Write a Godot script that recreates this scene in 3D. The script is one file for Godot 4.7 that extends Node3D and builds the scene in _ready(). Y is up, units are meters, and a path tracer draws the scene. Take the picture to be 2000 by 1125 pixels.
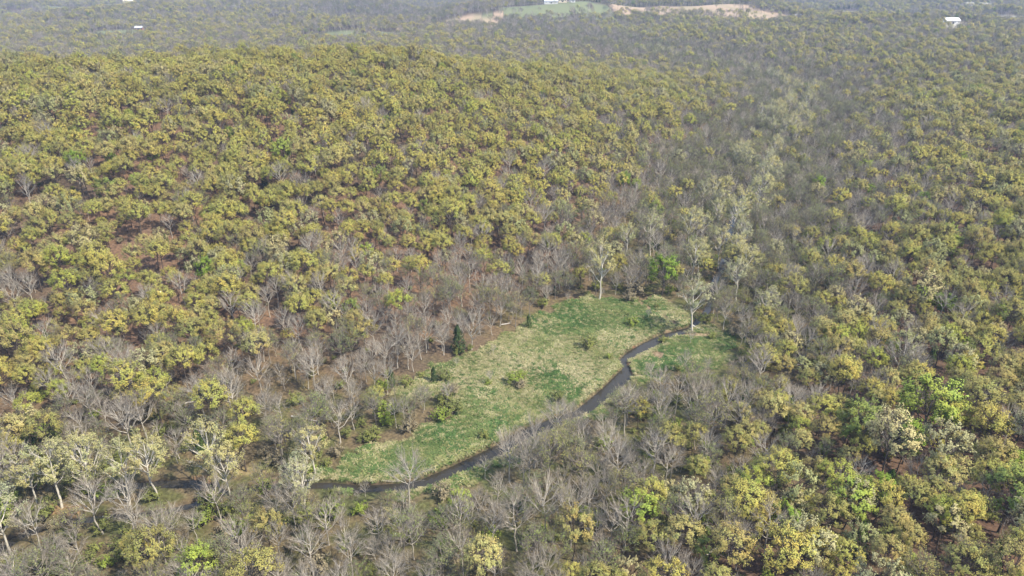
extends Node3D

# ---------------------------------------------------------------- helpers: mesh builder
class MB:
	var v := PackedVector3Array()
	var n := PackedVector3Array()
	var c := PackedColorArray()
	var ix := PackedInt32Array()

	func tube(p: PackedVector3Array, r: PackedFloat32Array, sides: int, col: Color) -> void:
		var base := v.size()
		var m := p.size()
		for k in m:
			var dir: Vector3
			if k == 0:
				dir = p[1] - p[0]
			elif k == m - 1:
				dir = p[k] - p[k - 1]
			else:
				dir = p[k + 1] - p[k - 1]
			dir = dir.normalized()
			var ref := Vector3.RIGHT if absf(dir.x) < 0.8 else Vector3.FORWARD
			var u := ref.cross(dir).normalized()
			var w := dir.cross(u)
			for s in sides:
				var a := TAU * s / sides
				var q := u * cos(a) + w * sin(a)
				v.append(p[k] + q * r[k])
				n.append(q)
				c.append(col)
		for k in m - 1:
			for s in sides:
				var a := base + k * sides + s
				var b := base + k * sides + (s + 1) % sides
				ix.append(a)
				ix.append(b + sides)
				ix.append(b)
				ix.append(a)
				ix.append(a + sides)
				ix.append(b + sides)

	# a small bent leaf spray: two triangles folded on their long diagonal
	func leaf(p: Vector3, g: Vector3, size: float, wide: float, shade: Vector3, spin: float, col: Color) -> void:
		if g.dot(shade) < 0.0:
			g = -g
		var ref := Vector3.UP if absf(g.y) < 0.8 else Vector3.RIGHT
		var u := g.cross(ref).normalized()
		var w := g.cross(u)
		var cu := u * cos(spin) + w * sin(spin)
		var cw := g.cross(cu)
		var b := v.size()
		v.append(p - cu * size)
		v.append(p + cw * size * wide - g * size * 0.25)
		v.append(p + cu * size)
		v.append(p - cw * size * wide - g * size * 0.25)
		for k in 4:
			n.append(shade)
			c.append(col)
		for k in [0, 1, 2, 0, 2, 3]:
			ix.append(b + k)

	func quad(a: Vector3, b: Vector3, d: Vector3, e: Vector3, col: Color) -> void:
		var m := (b - a).cross(d - a).normalized()
		var k := v.size()
		for q in [a, b, d, e]:
			v.append(q)
			n.append(m)
			c.append(col)
		for q in [0, 2, 1, 0, 3, 2]:
			ix.append(k + q)

	func box(lo: Vector3, hi: Vector3, col: Color) -> void:
		var p := []
		for k in 8:
			p.append(Vector3(hi.x if k & 1 else lo.x, hi.y if k & 2 else lo.y, hi.z if k & 4 else lo.z))
		for f in [[0, 2, 3, 1], [4, 5, 7, 6], [0, 4, 6, 2], [1, 3, 7, 5], [2, 6, 7, 3], [0, 1, 5, 4]]:
			quad(p[f[0]], p[f[1]], p[f[2]], p[f[3]], col)

	func empty() -> bool:
		return ix.is_empty()

	func into(mesh: ArrayMesh, mat: Material) -> void:
		if ix.is_empty():
			return
		var a := []
		a.resize(Mesh.ARRAY_MAX)
		a[Mesh.ARRAY_VERTEX] = v
		a[Mesh.ARRAY_NORMAL] = n
		a[Mesh.ARRAY_COLOR] = c
		a[Mesh.ARRAY_INDEX] = ix
		mesh.add_surface_from_arrays(Mesh.PRIMITIVE_TRIANGLES, a)
		mesh.surface_set_material(mesh.get_surface_count() - 1, mat)


var rng := RandomNumberGenerator.new()
var names := {}
var noise_a := FastNoiseLite.new()
var noise_b := FastNoiseLite.new()
var noise_c := FastNoiseLite.new()

const EYE := 110.0
const TILT := 25.0
const FOCAL := 1334.0

# the line of the valley floor, upstream: Vector2(x, distance ahead)
var AXIS := PackedVector2Array([Vector2(-420, 40), Vector2(-200, 92), Vector2(-118, 104), Vector2(-60, 125), Vector2(-10, 134), Vector2(19, 155), Vector2(34, 180), Vector2(51, 198), Vector2(78, 240), Vector2(101, 300), Vector2(119, 346), Vector2(164, 432), Vector2(222, 555), Vector2(277, 665), Vector2(262, 800), Vector2(235, 900), Vector2(100, 1150), Vector2(-100, 1400), Vector2(-400, 1800)])

# creek centre line with half widths: Vector3(x, distance, half width)
var CREEK := [
	Vector3(277, 664, 0.82), Vector3(222, 555, 0.82), Vector3(164, 432, 0.90), Vector3(119, 346, 0.98), Vector3(101, 299, 0.98), Vector3(88, 262, 1.07), Vector3(78, 240, 0.90), Vector3(70, 218, 0.74), Vector3(61, 204.5, 0.90), Vector3(51, 198.7, 1.64), Vector3(44, 192.9, 1.72), Vector3(38.1, 187.5, 1.56), Vector3(34.2, 183.0, 0.66),
	Vector3(35.0, 178.6, 0.74), Vector3(33.8, 175.0, 1.97), Vector3(30.2, 169.5, 1.97), Vector3(25, 162.8, 1.80), Vector3(18.9, 155.6, 1.56), Vector3(11, 150.8, 1.89), Vector3(3.9, 146.5, 1.89), Vector3(-1.9, 140.6, 1.89), Vector3(-9.7, 134.7, 1.80), Vector3(-16.6, 129.8, 1.64), Vector3(-21.2, 127.3, 1.23), Vector3(-27.1, 126.0, 0.98), Vector3(-36, 125.4, 0.98), Vector3(-43.7, 126.6, 0.82),
	Vector3(-57.7, 126.2, 0.49), Vector3(-67.4, 123.9, 0.49), Vector3(-70.6, 121.1, 0.57), Vector3(-77.2, 118, 0.57), Vector3(-91, 116, 0.57), Vector3(-100.2, 114.5, 0.74), Vector3(-105.7, 110.9, 0.82), Vector3(-108.6, 105.5, 1.07), Vector3(-118, 97, 1.07), Vector3(-150, 84, 1.07)]
var BACKWATER := [Vector3(-67.4, 124.2, 0.82), Vector3(-75.5, 127.3, 1.07), Vector3(-81.1, 127.0, 1.07), Vector3(-87.9, 126.6, 0.98), Vector3(-96.2, 126, 0.66)]
var MEADOW := PackedVector2Array([Vector2(-50, 128.3), Vector2(-40.5, 134.9), Vector2(-31.6, 142.6), Vector2(-20.4, 149.1), Vector2(-14.1, 156.5), Vector2(-22, 161.5), Vector2(-36, 164.5), Vector2(-25, 178.5), Vector2(-13, 187), Vector2(-2.5, 198.7), Vector2(10.8, 214.7), Vector2(24.5, 225.9), Vector2(38.7, 226.7), Vector2(54.4, 224.6), Vector2(61, 216), Vector2(66, 206), Vector2(76, 199), Vector2(64.2, 179.4), Vector2(48.1, 175.3), Vector2(38, 168.8), Vector2(25.4, 154.5), Vector2(14.4, 147.5), Vector2(1.3, 135.8), Vector2(-8.6, 127.2), Vector2(-16.7, 122.9), Vector2(-28.6, 123.3), Vector2(-41.9, 124.8)])
# fields far off: centre x, centre distance, half width, half depth, turn, kind (0 tan, 1 green, 2 pale)
var FIELDS := [
	[360.0, 1560.0, 145.0, 95.0, 0.15, 0], [500.0, 1420.0, 52.0, 100.0, 0.1, 0], [80.0, 1540.0, 110.0, 80.0, -0.1, 1], [-118.0, 1420.0, 95.0, 80.0, -0.1, 0],
	[-650.0, 1235.0, 75.0, 70.0, 0.2, 1], [-1060.0, 1960.0, 150.0, 190.0, 0.1, 1], [-265.0, 1190.0, 80.0, 60.0, 0.0, 1], [725.0, 1200.0, 48.0, 75.0, 0.0, 2], [930.0, 1420.0, 170.0, 60.0, 0.0, 2], [-430.0, 1560.0, 130.0, 60.0, 0.1, 1], [640.0, 1800.0, 260.0, 60.0, 0.0, 2],
	[130.0, 2400.0, 90.0, 150.0, 0.0, 2], [1290.0, 1860.0, 190.0, 110.0, 0.0, 2], [-1480.0, 1820.0, 110.0, 130.0, 0.0, 1], [-190.0, 2300.0, 60.0, 120.0, 0.1, 0], [-760.0, 1800.0, 150.0, 60.0, 0.0, 2]]
const HUMPS := [[725.0, 1225.0, 110.0, 17.0], [385.0, 1640.0, 220.0, 10.0], [80.0, 1580.0, 200.0, 11.0], [-660.0, 1290.0, 130.0, 9.0], [-1030.0, 2020.0, 200.0, 14.0], [-118.0, 1470.0, 120.0, 7.0], [-1480.0, 1880.0, 160.0, 12.0], [1290.0, 1920.0, 200.0, 10.0]]
# bare patches of soil: x, distance, radius x, radius distance, colour
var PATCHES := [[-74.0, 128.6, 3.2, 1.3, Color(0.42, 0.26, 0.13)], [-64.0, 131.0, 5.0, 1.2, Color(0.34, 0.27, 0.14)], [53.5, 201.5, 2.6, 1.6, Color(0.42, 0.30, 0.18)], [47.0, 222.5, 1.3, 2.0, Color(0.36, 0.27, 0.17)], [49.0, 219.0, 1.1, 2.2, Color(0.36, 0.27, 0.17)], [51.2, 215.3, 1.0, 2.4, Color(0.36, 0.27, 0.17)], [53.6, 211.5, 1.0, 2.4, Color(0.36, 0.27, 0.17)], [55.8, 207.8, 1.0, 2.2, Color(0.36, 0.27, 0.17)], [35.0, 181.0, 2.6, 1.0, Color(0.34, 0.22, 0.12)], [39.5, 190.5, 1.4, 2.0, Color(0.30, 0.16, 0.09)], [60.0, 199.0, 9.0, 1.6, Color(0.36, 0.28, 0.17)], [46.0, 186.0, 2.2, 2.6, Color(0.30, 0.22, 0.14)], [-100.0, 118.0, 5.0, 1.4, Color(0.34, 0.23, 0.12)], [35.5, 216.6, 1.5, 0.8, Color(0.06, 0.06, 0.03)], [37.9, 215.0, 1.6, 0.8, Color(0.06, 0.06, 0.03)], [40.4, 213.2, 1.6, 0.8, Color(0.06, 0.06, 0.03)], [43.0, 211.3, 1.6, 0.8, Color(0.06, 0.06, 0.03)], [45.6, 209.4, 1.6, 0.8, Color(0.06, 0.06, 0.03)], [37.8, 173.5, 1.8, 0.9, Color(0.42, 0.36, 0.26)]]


func _ready() -> void:
	rng.seed = 20240411
	# ------------------------------------------------ camera, sky, sun, exposure
	var cam := Camera3D.new()
	cam.name = "camera"
	cam.position = Vector3(0, EYE, 0)
	cam.rotation_degrees = Vector3(-TILT, 0, 0)
	cam.fov = 45.73
	cam.far = 16000.0
	cam.near = 0.5
	add_child(cam)
	cam.current = true
	var env := Environment.new()
	env.background_mode = Environment.BG_SKY
	env.tonemap_mode = Environment.TONE_MAPPER_LINEAR
	env.tonemap_exposure = 1.88
	env.sdfgi_enabled = true
	env.ssao_enabled = true
	env.ssil_enabled = true
	env.fog_enabled = true
	env.fog_density = 0.00011
	env.fog_light_color = Color(0.72, 0.83, 1.0)
	var sky := Sky.new()
	var sm := ProceduralSkyMaterial.new()
	sm.sky_top_color = Color(0.42, 0.54, 0.72)
	sm.sky_horizon_color = Color(0.70, 0.75, 0.82)
	sm.ground_bottom_color = Color(0.25, 0.24, 0.2)
	sm.ground_horizon_color = Color(0.7, 0.74, 0.78)
	sm.sky_curve = 0.2
	sm.sky_cover = cloud_cover()
	sm.sky_energy_multiplier = 1.05
	sky.sky_material = sm
	env.sky = sky
	var we := WorldEnvironment.new()
	we.name = "world"
	we.environment = env
	add_child(we)
	var sun := DirectionalLight3D.new()
	sun.name = "sun"
	sun.light_energy = 1.6
	sun.light_color = Color(1.0, 0.955, 0.88)
	sun.light_angular_distance = 0.6
	sun.shadow_enabled = true
	add_child(sun)
	sun.look_at_from_position(Vector3(0.58, 0.80, 0.30) * 100.0, Vector3.ZERO, Vector3.UP)

	noise_a.seed = 3
	noise_a.frequency = 1.0 / 70.0
	noise_a.fractal_octaves = 3
	noise_b.seed = 11
	noise_b.frequency = 1.0 / 9.0
	noise_b.fractal_octaves = 3
	noise_c.seed = 23
	noise_c.frequency = 1.0 / 620.0
	noise_c.fractal_octaves = 2

	make_materials()
	build_ground()
	build_water()
	build_meadow_grass()
	build_farms()
	build_forest()
	build_logs()


# ---------------------------------------------------------------- naming
func numbered(called: String) -> String:
	var k: int = names.get(called, 0)
	names[called] = k + 1
	return called if k == 0 else "%s_%03d" % [called, k]


func tag(o: Node, label: String, category := "", group := "", kind := "") -> void:
	o.set_meta("label", label)
	if category != "":
		o.set_meta("category", category)
	if group != "":
		o.set_meta("group", group)
	if kind != "":
		o.set_meta("kind", kind)


func part(called: String, mesh: Mesh, parent: Node) -> MeshInstance3D:
	var m := MeshInstance3D.new()
	m.name = called
	m.mesh = mesh
	parent.add_child(m, true)
	return m


func one(b: MB, mat: Material) -> ArrayMesh:
	var m := ArrayMesh.new()
	b.into(m, mat)
	return m


# ---------------------------------------------------------------- sky and materials
func cloud_cover() -> ImageTexture:
	var f := FastNoiseLite.new()
	f.seed = 5
	f.frequency = 1.1
	f.fractal_octaves = 5
	var im := Image.create(512, 256, false, Image.FORMAT_RGBA8)
	for y in 256:
		var el := (0.5 - (y + 0.5) / 256.0) * PI
		for x in 512:
			var az := TAU * (x + 0.5) / 512.0
			var a := 0.0
			if el > 0.0:
				var k := 1.0 / (sin(el) + 0.18)
				a = smoothstep(-0.35, 0.35, f.get_noise_2d(cos(az) * cos(el) * k, sin(az) * cos(el) * k))
			im.set_pixel(x, y, Color(0.80, 0.80, 0.80, a * 0.8))
	return ImageTexture.create_from_image(im)


var M := {}


func mat(c: Color, rough := 0.9, vertex := true) -> StandardMaterial3D:
	var m := StandardMaterial3D.new()
	m.albedo_color = Color(c.r, c.g, c.b).linear_to_srgb()
	m.roughness = rough
	m.metallic_specular = 0.25
	m.vertex_color_use_as_albedo = vertex
	return m


func leafmat(c: Color) -> StandardMaterial3D:
	var m := mat(c, 0.75)
	m.backlight = Color(0.5, 0.5, 0.35)
	m.cull_mode = BaseMaterial3D.CULL_DISABLED
	return m


func grain(seed_: int, freq: float, lo: float, hi: float) -> NoiseTexture2D:
	var f := FastNoiseLite.new()
	f.seed = seed_
	f.frequency = freq
	f.fractal_octaves = 5
	f.fractal_gain = 0.65
	var t := NoiseTexture2D.new()
	t.width = 512
	t.height = 512
	t.seamless = true
	t.noise = f
	var g := Gradient.new()
	g.set_color(0, Color(lo, lo, lo).linear_to_srgb())
	g.set_color(1, Color(hi, hi, hi).linear_to_srgb())
	t.color_ramp = g
	return t


func make_materials() -> void:
	M.ground = mat(Color.WHITE, 1.0)
	M.ground.albedo_texture = grain(2, 0.03, 0.25, 1.0)
	M.ground.uv1_triplanar = true
	M.ground.uv1_world_triplanar = true
	M.ground.uv1_scale = Vector3(0.05, 0.05, 0.05)
	M.water = StandardMaterial3D.new()
	M.water.albedo_color = Color(0.032, 0.029, 0.022).linear_to_srgb()
	M.water.roughness = 0.06
	M.water.metallic_specular = 0.34
	var f := FastNoiseLite.new()
	f.seed = 9
	f.frequency = 0.02
	var t := NoiseTexture2D.new()
	t.width = 512
	t.height = 512
	t.seamless = true
	t.as_normal_map = true
	t.bump_strength = 1.2
	t.noise = f
	M.water.normal_enabled = true
	M.water.normal_texture = t
	M.water.normal_scale = 0.35
	M.water.uv1_triplanar = true
	M.water.uv1_world_triplanar = true
	M.water.uv1_scale = Vector3(0.12, 0.12, 0.12)
	# bark: not tinted by the copies' colours
	M.oak_bark = mat(Color(0.085, 0.07, 0.058), 0.95, false)
	M.oak_twig = mat(Color(0.22, 0.18, 0.14), 0.95, false)
	M.bud_bark = mat(Color(0.19, 0.17, 0.145), 0.95, false)
	M.bud_twig = mat(Color(0.17, 0.155, 0.12), 0.95, false)
	M.bare_bark = mat(Color(0.38, 0.35, 0.30), 0.95, false)
	M.bare_twig = mat(Color(0.24, 0.215, 0.18), 0.95, true)
	M.syc_bark = mat(Color(0.50, 0.47, 0.40), 0.85, false)
	M.syc_base = mat(Color(0.22, 0.18, 0.14), 0.95, false)
	M.dark_bark = mat(Color(0.09, 0.07, 0.055), 0.95, false)
	M.shrub_bark = mat(Color(0.23, 0.19, 0.155), 0.95, false)
	M.leaf = leafmat(Color.WHITE)


# ---------------------------------------------------------------- terrain
func axis(p: Vector2) -> float:
	var best := 1e18
	var side := 1.0
	for k in AXIS.size() - 1:
		var e := AXIS[k + 1] - AXIS[k]
		var w := p - AXIS[k]
		var t := clampf(w.dot(e) / e.length_squared(), 0.0, 1.0)
		var q := w - e * t
		var l := q.length_squared()
		if l < best:
			best = l
			side = 1.0 if e.x * q.y - e.y * q.x > 0.0 else -1.0
	return sqrt(best) * side


func creek_gap(p: Vector2) -> float:   # distance from the water's edge, negative in the water
	var best := 1e9
	for line in [CREEK, BACKWATER]:
		for k in line.size() - 1:
			var a: Vector3 = line[k]
			var b: Vector3 = line[k + 1]
			var e := Vector2(b.x - a.x, b.y - a.y)
			var w := p - Vector2(a.x, a.y)
			var t := clampf(w.dot(e) / e.length_squared(), 0.0, 1.0)
			best = minf(best, (w - e * t).length() - lerpf(a.z, b.z, t))
	return best


func hill(p: Vector2, s: float) -> float:
	var h: float
	if s > 0.0:
		var t := maxf(0.0, s - lerpf(38.0, 14.0, smoothstep(240.0, 380.0, p.y)))
		h = 46.0 * (0.5 * smoothstep(0.0, 250.0, t) + 0.5 * minf(1.0, t / 250.0))
		h *= 1.0 - 0.75 * smoothstep(350.0, 700.0, s)
		h *= 1.0 - 0.8 * smoothstep(500.0, 730.0, p.y)
	else:
		h = 20.0 * (1.0 - exp(-maxf(0.0, -s - 24.0) / 170.0))
	var away := smoothstep(20.0, 160.0, absf(s))
	h += away * (noise_a.get_noise_2d(p.x * 0.6, p.y * 0.6) * 5.0)
	var far := smoothstep(900.0, 1700.0, p.y)
	h = lerpf(h, 12.0 + noise_c.get_noise_2d(p.x * 1.2, p.y * 1.5) * 30.0, far)
	if p.y > 950.0:
		for q in HUMPS:
			h += q[3] * exp(-p.distance_squared_to(Vector2(q[0], q[1])) / (q[2] * q[2]))
	h += 75.0 * smoothstep(2300.0, 4300.0, p.y)
	return h


func height(p: Vector2, s: float) -> float:
	var h := hill(p, s)
	if absf(s) < 60.0 and p.y < 700.0:
		var g := creek_gap(p)
		h += 0.12 * noise_b.get_noise_2d(p.x * 2.0, p.y * 2.0)
		if g < 1.6:
			h = lerpf(-1.5, h, smoothstep(-0.7, 1.0, g))
	return h


func field_at(p: Vector2) -> int:
	if p.y < 1000.0:
		return -1
	for k in FIELDS.size():
		var f: Array = FIELDS[k]
		var q := (p - Vector2(f[0], f[1])).rotated(f[4])
		q += Vector2(noise_a.get_noise_2d(p.x, p.y), noise_a.get_noise_2d(p.y, p.x)) * 75.0
		if absf(q.x) < f[2] and absf(q.y) < f[3]:
			return k
	return -1


func in_meadow(p: Vector2) -> bool:
	if p.x < -55.0 or p.x > 80.0 or p.y < 118.0 or p.y > 230.0:
		return false
	var j := Vector2(noise_b.get_noise_2d(p.x, p.y), noise_b.get_noise_2d(p.y, p.x)) * 5.0
	return Geometry2D.is_point_in_polygon(p + j, MEADOW)


func green_share(p: Vector2) -> float:   # where the meadow is lush green rather than straw
	var g := noise_a.get_noise_2d(p.x * 2.3 + 40.0, p.y * 1.6) * 1.25 + noise_b.get_noise_2d(p.x, p.y) * 0.5
	for q in [[30.0, 212.0, 17.0, 0.55], [16.0, 158.0, 13.0, 0.55], [-10.0, 141.0, 13.0, 0.5], [56.0, 188.0, 13.0, 0.6], [-2.0, 180.0, 13.0, -0.5], [-28.0, 130.0, 12.0, 0.35], [-12.0, 127.0, 7.0, 0.5], [20.0, 180.0, 12.0, -0.35], [-26.0, 169.0, 10.0, -0.5]]:
		g += q[3] * exp(-p.distance_squared_to(Vector2(q[0], q[1])) / (q[2] * q[2]))
	return smoothstep(-0.3, 0.5, g)


func ground_colour(p: Vector2, s: float) -> Color:
	var a := noise_a.get_noise_2d(p.x, p.y)
	var b := noise_b.get_noise_2d(p.x, p.y)
	var c := Color(0.215, 0.14, 0.095).lerp(Color(0.265, 0.165, 0.10), smoothstep(-0.2, 0.5, b))
	c = c.lerp(Color(0.16, 0.12, 0.085), smoothstep(0.0, 0.5, a))
	if s < 0.0:
		c = c.lerp(Color(0.17, 0.11, 0.078), 0.75 * smoothstep(0.0, 60.0, -s))
	var low := 1.0 - smoothstep(22.0, 75.0, absf(s) + a * 30.0)
	c = c.lerp(Color(0.19, 0.155, 0.085).lerp(Color(0.12, 0.14, 0.05), smoothstep(-0.2, 0.35, b)), low * 0.85)
	if p.y > 600.0:
		c = c.lerp(Color(0.15, 0.12, 0.09), smoothstep(600.0, 1000.0, p.y))
	if p.y > 2600.0:
		c = c.lerp(Color(0.12, 0.12, 0.07), smoothstep(2600.0, 3100.0, p.y))
	if in_meadow(p):
		c = Color(0.15, 0.155, 0.07).lerp(Color(0.06, 0.10, 0.03), green_share(p))
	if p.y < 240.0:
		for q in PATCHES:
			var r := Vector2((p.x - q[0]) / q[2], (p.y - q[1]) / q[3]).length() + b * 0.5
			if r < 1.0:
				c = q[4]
	if absf(s) < 60.0 and p.y < 700.0:
		var g := creek_gap(p)
		if g < 1.1:
			c = c.lerp(Color(0.11, 0.08, 0.055), smoothstep(1.1, 0.2, g))
		elif g < 2.8 and in_meadow(p):
			c = c.lerp(Color(0.42, 0.34, 0.19), 0.7)
	var f := field_at(p)
	if f >= 0:
		c = [Color(0.56, 0.42, 0.29), Color(0.24, 0.27, 0.14), Color(0.52, 0.48, 0.38)][FIELDS[f][5]]
		c = c.lerp(Color(0.33, 0.33, 0.17), smoothstep(0.0, 0.5, a) * 0.5)
	return c


func lines(lo: float, hi: float, dense_lo: float, dense_hi: float, step: float, most: float) -> PackedFloat32Array:
	var out := PackedFloat32Array()
	var x := dense_lo
	var d := step
	var down := []
	while x > lo:
		d = minf(d * 1.045, most)
		x -= d
		down.append(x)
	down.reverse()
	for q in down:
		out.append(q)
	x = dense_lo
	while x < dense_hi:
		out.append(x)
		x += step
	d = step
	while x < hi:
		out.append(x)
		d = minf(d * 1.045, most)
		x += d
	out.append(x)
	return out


func build_ground() -> void:
	var xs := lines(-5200.0, 5200.0, -118.0, 100.0, 1.0, 90.0)
	var ds := lines(-300.0, 8000.0, 96.0, 236.0, 1.0, 90.0)
	var nx := xs.size()
	var nd := ds.size()
	var b := MB.new()
	b.v.resize(nx * nd)
	b.n.resize(nx * nd)
	b.c.resize(nx * nd)
	for j in nd:
		for i in nx:
			var p := Vector2(xs[i], ds[j])
			var s := axis(p)
			var k := j * nx + i
			b.v[k] = Vector3(p.x, height(p, s), -p.y)
			b.c[k] = ground_colour(p, s)
	for j in nd:
		for i in nx:
			var k := j * nx + i
			var du := b.v[j * nx + mini(i + 1, nx - 1)] - b.v[j * nx + maxi(i - 1, 0)]
			var dv := b.v[mini(j + 1, nd - 1) * nx + i] - b.v[maxi(j - 1, 0) * nx + i]
			b.n[k] = du.cross(dv).normalized()
	b.ix.resize((nx - 1) * (nd - 1) * 6)
	var w := 0
	for j in nd - 1:
		for i in nx - 1:
			var k := j * nx + i
			for q in [k, k + nx, k + 1, k + 1, k + nx, k + nx + 1]:
				b.ix[w] = q
				w += 1
	var g := part("ground", one(b, M.ground), self)
	tag(g, "leaf-strewn forest floor, meadow and far fields of the rolling valley", "", "", "structure")


func build_water() -> void:
	var which := 0
	for line in [CREEK, BACKWATER]:
		var b := MB.new()
		for k in line.size():
			var a: Vector3 = line[maxi(k - 1, 0)]
			var z: Vector3 = line[mini(k + 1, line.size() - 1)]
			var t := Vector2(z.x - a.x, z.y - a.y).normalized()
			var e: Vector2 = Vector2(-t.y, t.x) * (line[k].z + 0.6)
			for q in [-1.0, 1.0]:
				b.v.append(Vector3(line[k].x + e.x * q, -0.62 - 0.01 * which, -line[k].y - e.y * q))
				b.n.append(Vector3.UP)
				b.c.append(Color.WHITE)
			if k:
				for q in [0, 1, 2, 2, 1, 3]:
					b.ix.append(k * 2 - 2 + q)
		# make every face look up
		for q in range(0, b.ix.size(), 3):
			if (b.v[b.ix[q + 1]] - b.v[b.ix[q]]).cross(b.v[b.ix[q + 2]] - b.v[b.ix[q]]).y > 0.0:
				var h := b.ix[q + 1]
				b.ix[q + 1] = b.ix[q + 2]
				b.ix[q + 2] = h
		var m := part(numbered("creek_water"), one(b, M.water), self)
		tag(m, ["dark still creek winding along the grassy meadow and up the valley", "narrow backwater pool beneath the sandy bank"][which], "", "", "structure")
		which += 1


# ---------------------------------------------------------------- meadow
func tuft(straw: bool) -> MB:
	var b := MB.new()
	var lean := rng.randf() * TAU
	if straw:
		for k in 13:
			var a := lean + rng.randfn(0.0, 0.9)
			var o := Vector3(rng.randfn(0, 0.16), 0, rng.randfn(0, 0.16))
			var out := Vector3(cos(a), 0, sin(a))
			var l := rng.randf_range(0.45, 0.95)
			var side := Vector3(-out.z, 0, out.x) * 0.055
			var m := o + out * l * 0.45 + Vector3.UP * l * 0.55
			var e := o + out * l * 1.05 + Vector3.UP * l * rng.randf_range(0.25, 0.6)
			var q := rng.randf_range(0.6, 1.0)
			var c := Color(q, q * 0.97, q * rng.randf_range(0.75, 0.95))
			b.quad(o - side, o + side, m + side, m - side, c)
			b.quad(m - side, m + side, e + side * 0.3, e - side * 0.3, c)
	else:
		for k in 14:
			var a := rng.randf() * TAU
			var o := Vector3(rng.randfn(0, 0.3), rng.randf_range(0.1, 0.5), rng.randfn(0, 0.3))
			var g := Vector3(cos(a) * 0.7, 1.0, sin(a) * 0.7).normalized()
			var q := rng.randf_range(0.55, 1.0)
			b.leaf(o, g, rng.randf_range(0.12, 0.24), 0.5, (g + Vector3.UP).normalized(), rng.randf() * TAU, Color(q * 0.9, q, q * 0.9))
	return b


func build_meadow_grass() -> void:
	var holder := Node3D.new()
	holder.name = "meadow_grass"
	add_child(holder)
	tag(holder, "straw coloured tussocks and lush green weeds covering the meadow", "", "", "stuff")
	var sets := []
	for k in 6:
		sets.append([one(tuft(k < 3), M.leaf), [], []])
	for j in 430:
		for i in 520:
			var p := Vector2(-55.0 + i * 0.26, 118.0 + j * 0.26) + Vector2(rng.randf(), rng.randf()) * 0.3
			if not in_meadow(p):
				continue
			var gap := creek_gap(p)
			if gap < 0.9:
				continue
			var gs := green_share(p)
			if gap > 0.9 and gap < 2.6:
				gs *= 0.25
			var bare := false
			for q in PATCHES:
				if Vector2((p.x - q[0]) / q[2], (p.y - q[1]) / q[3]).length() < 0.9:
					bare = true
			if bare or rng.randf() < 0.45:
				continue
			# straw lies in combed drifts between the weeds
			var drift := noise_b.get_noise_2d(p.x * 3.0 + 90.0, p.y * 6.0)
			var green := rng.randf() < clampf(0.16 + gs * 0.95 - drift * 1.8, 0.03, 0.95)
			var which := (3 if green else 0) + rng.randi() % 3
			var s := rng.randf_range(0.55, 1.1) * (1.15 + 0.9 * noise_a.get_noise_2d(p.x * 4.0 + 700.0, p.y * 4.0))
			var yaw := rng.randf() * TAU if green else noise_a.get_noise_2d(p.x * 2.0, p.y * 2.0) * 5.0 + rng.randfn(0, 0.5)
			sets[which][1].append(Transform3D(Basis(Vector3.UP, yaw).scaled(Vector3.ONE * s), Vector3(p.x, height(p, axis(p)), -p.y)))
			var u := rng.randf_range(0.8, 1.15)
			var c: Color
			if green:
				c = Color(0.085, 0.145, 0.045).lerp(Color(0.19, 0.21, 0.08), clampf(0.35 + noise_a.get_noise_2d(p.x * 3.0, p.y * 3.0) * 1.2 + rng.randfn(0, 0.2), 0.0, 1.0))
			else:
				c = Color(0.40, 0.365, 0.235).lerp(Color(0.20, 0.22, 0.09), clampf(rng.randf() * 0.9 + 0.25 * gs + 0.5 * noise_a.get_noise_2d(p.y * 3.0, p.x * 3.0), 0.0, 1.0))
			sets[which][2].append(c * u)
	for k in 6:
		scatter("straw_tussock" if k < 3 else "green_weed", sets[k][0], sets[k][1], sets[k][2], holder)


func scatter(called: String, mesh: Mesh, where: Array, tint: Array, parent: Node) -> void:
	if where.is_empty():
		return
	var mm := MultiMesh.new()
	mm.transform_format = MultiMesh.TRANSFORM_3D
	mm.use_colors = true
	mm.mesh = mesh
	mm.instance_count = where.size()
	for k in where.size():
		mm.set_instance_transform(k, where[k])
		mm.set_instance_color(k, tint[k])
	var o := MultiMeshInstance3D.new()
	o.name = called
	o.multimesh = mm
	o.set_meta("kind", "stuff")
	parent.add_child(o, true)


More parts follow.
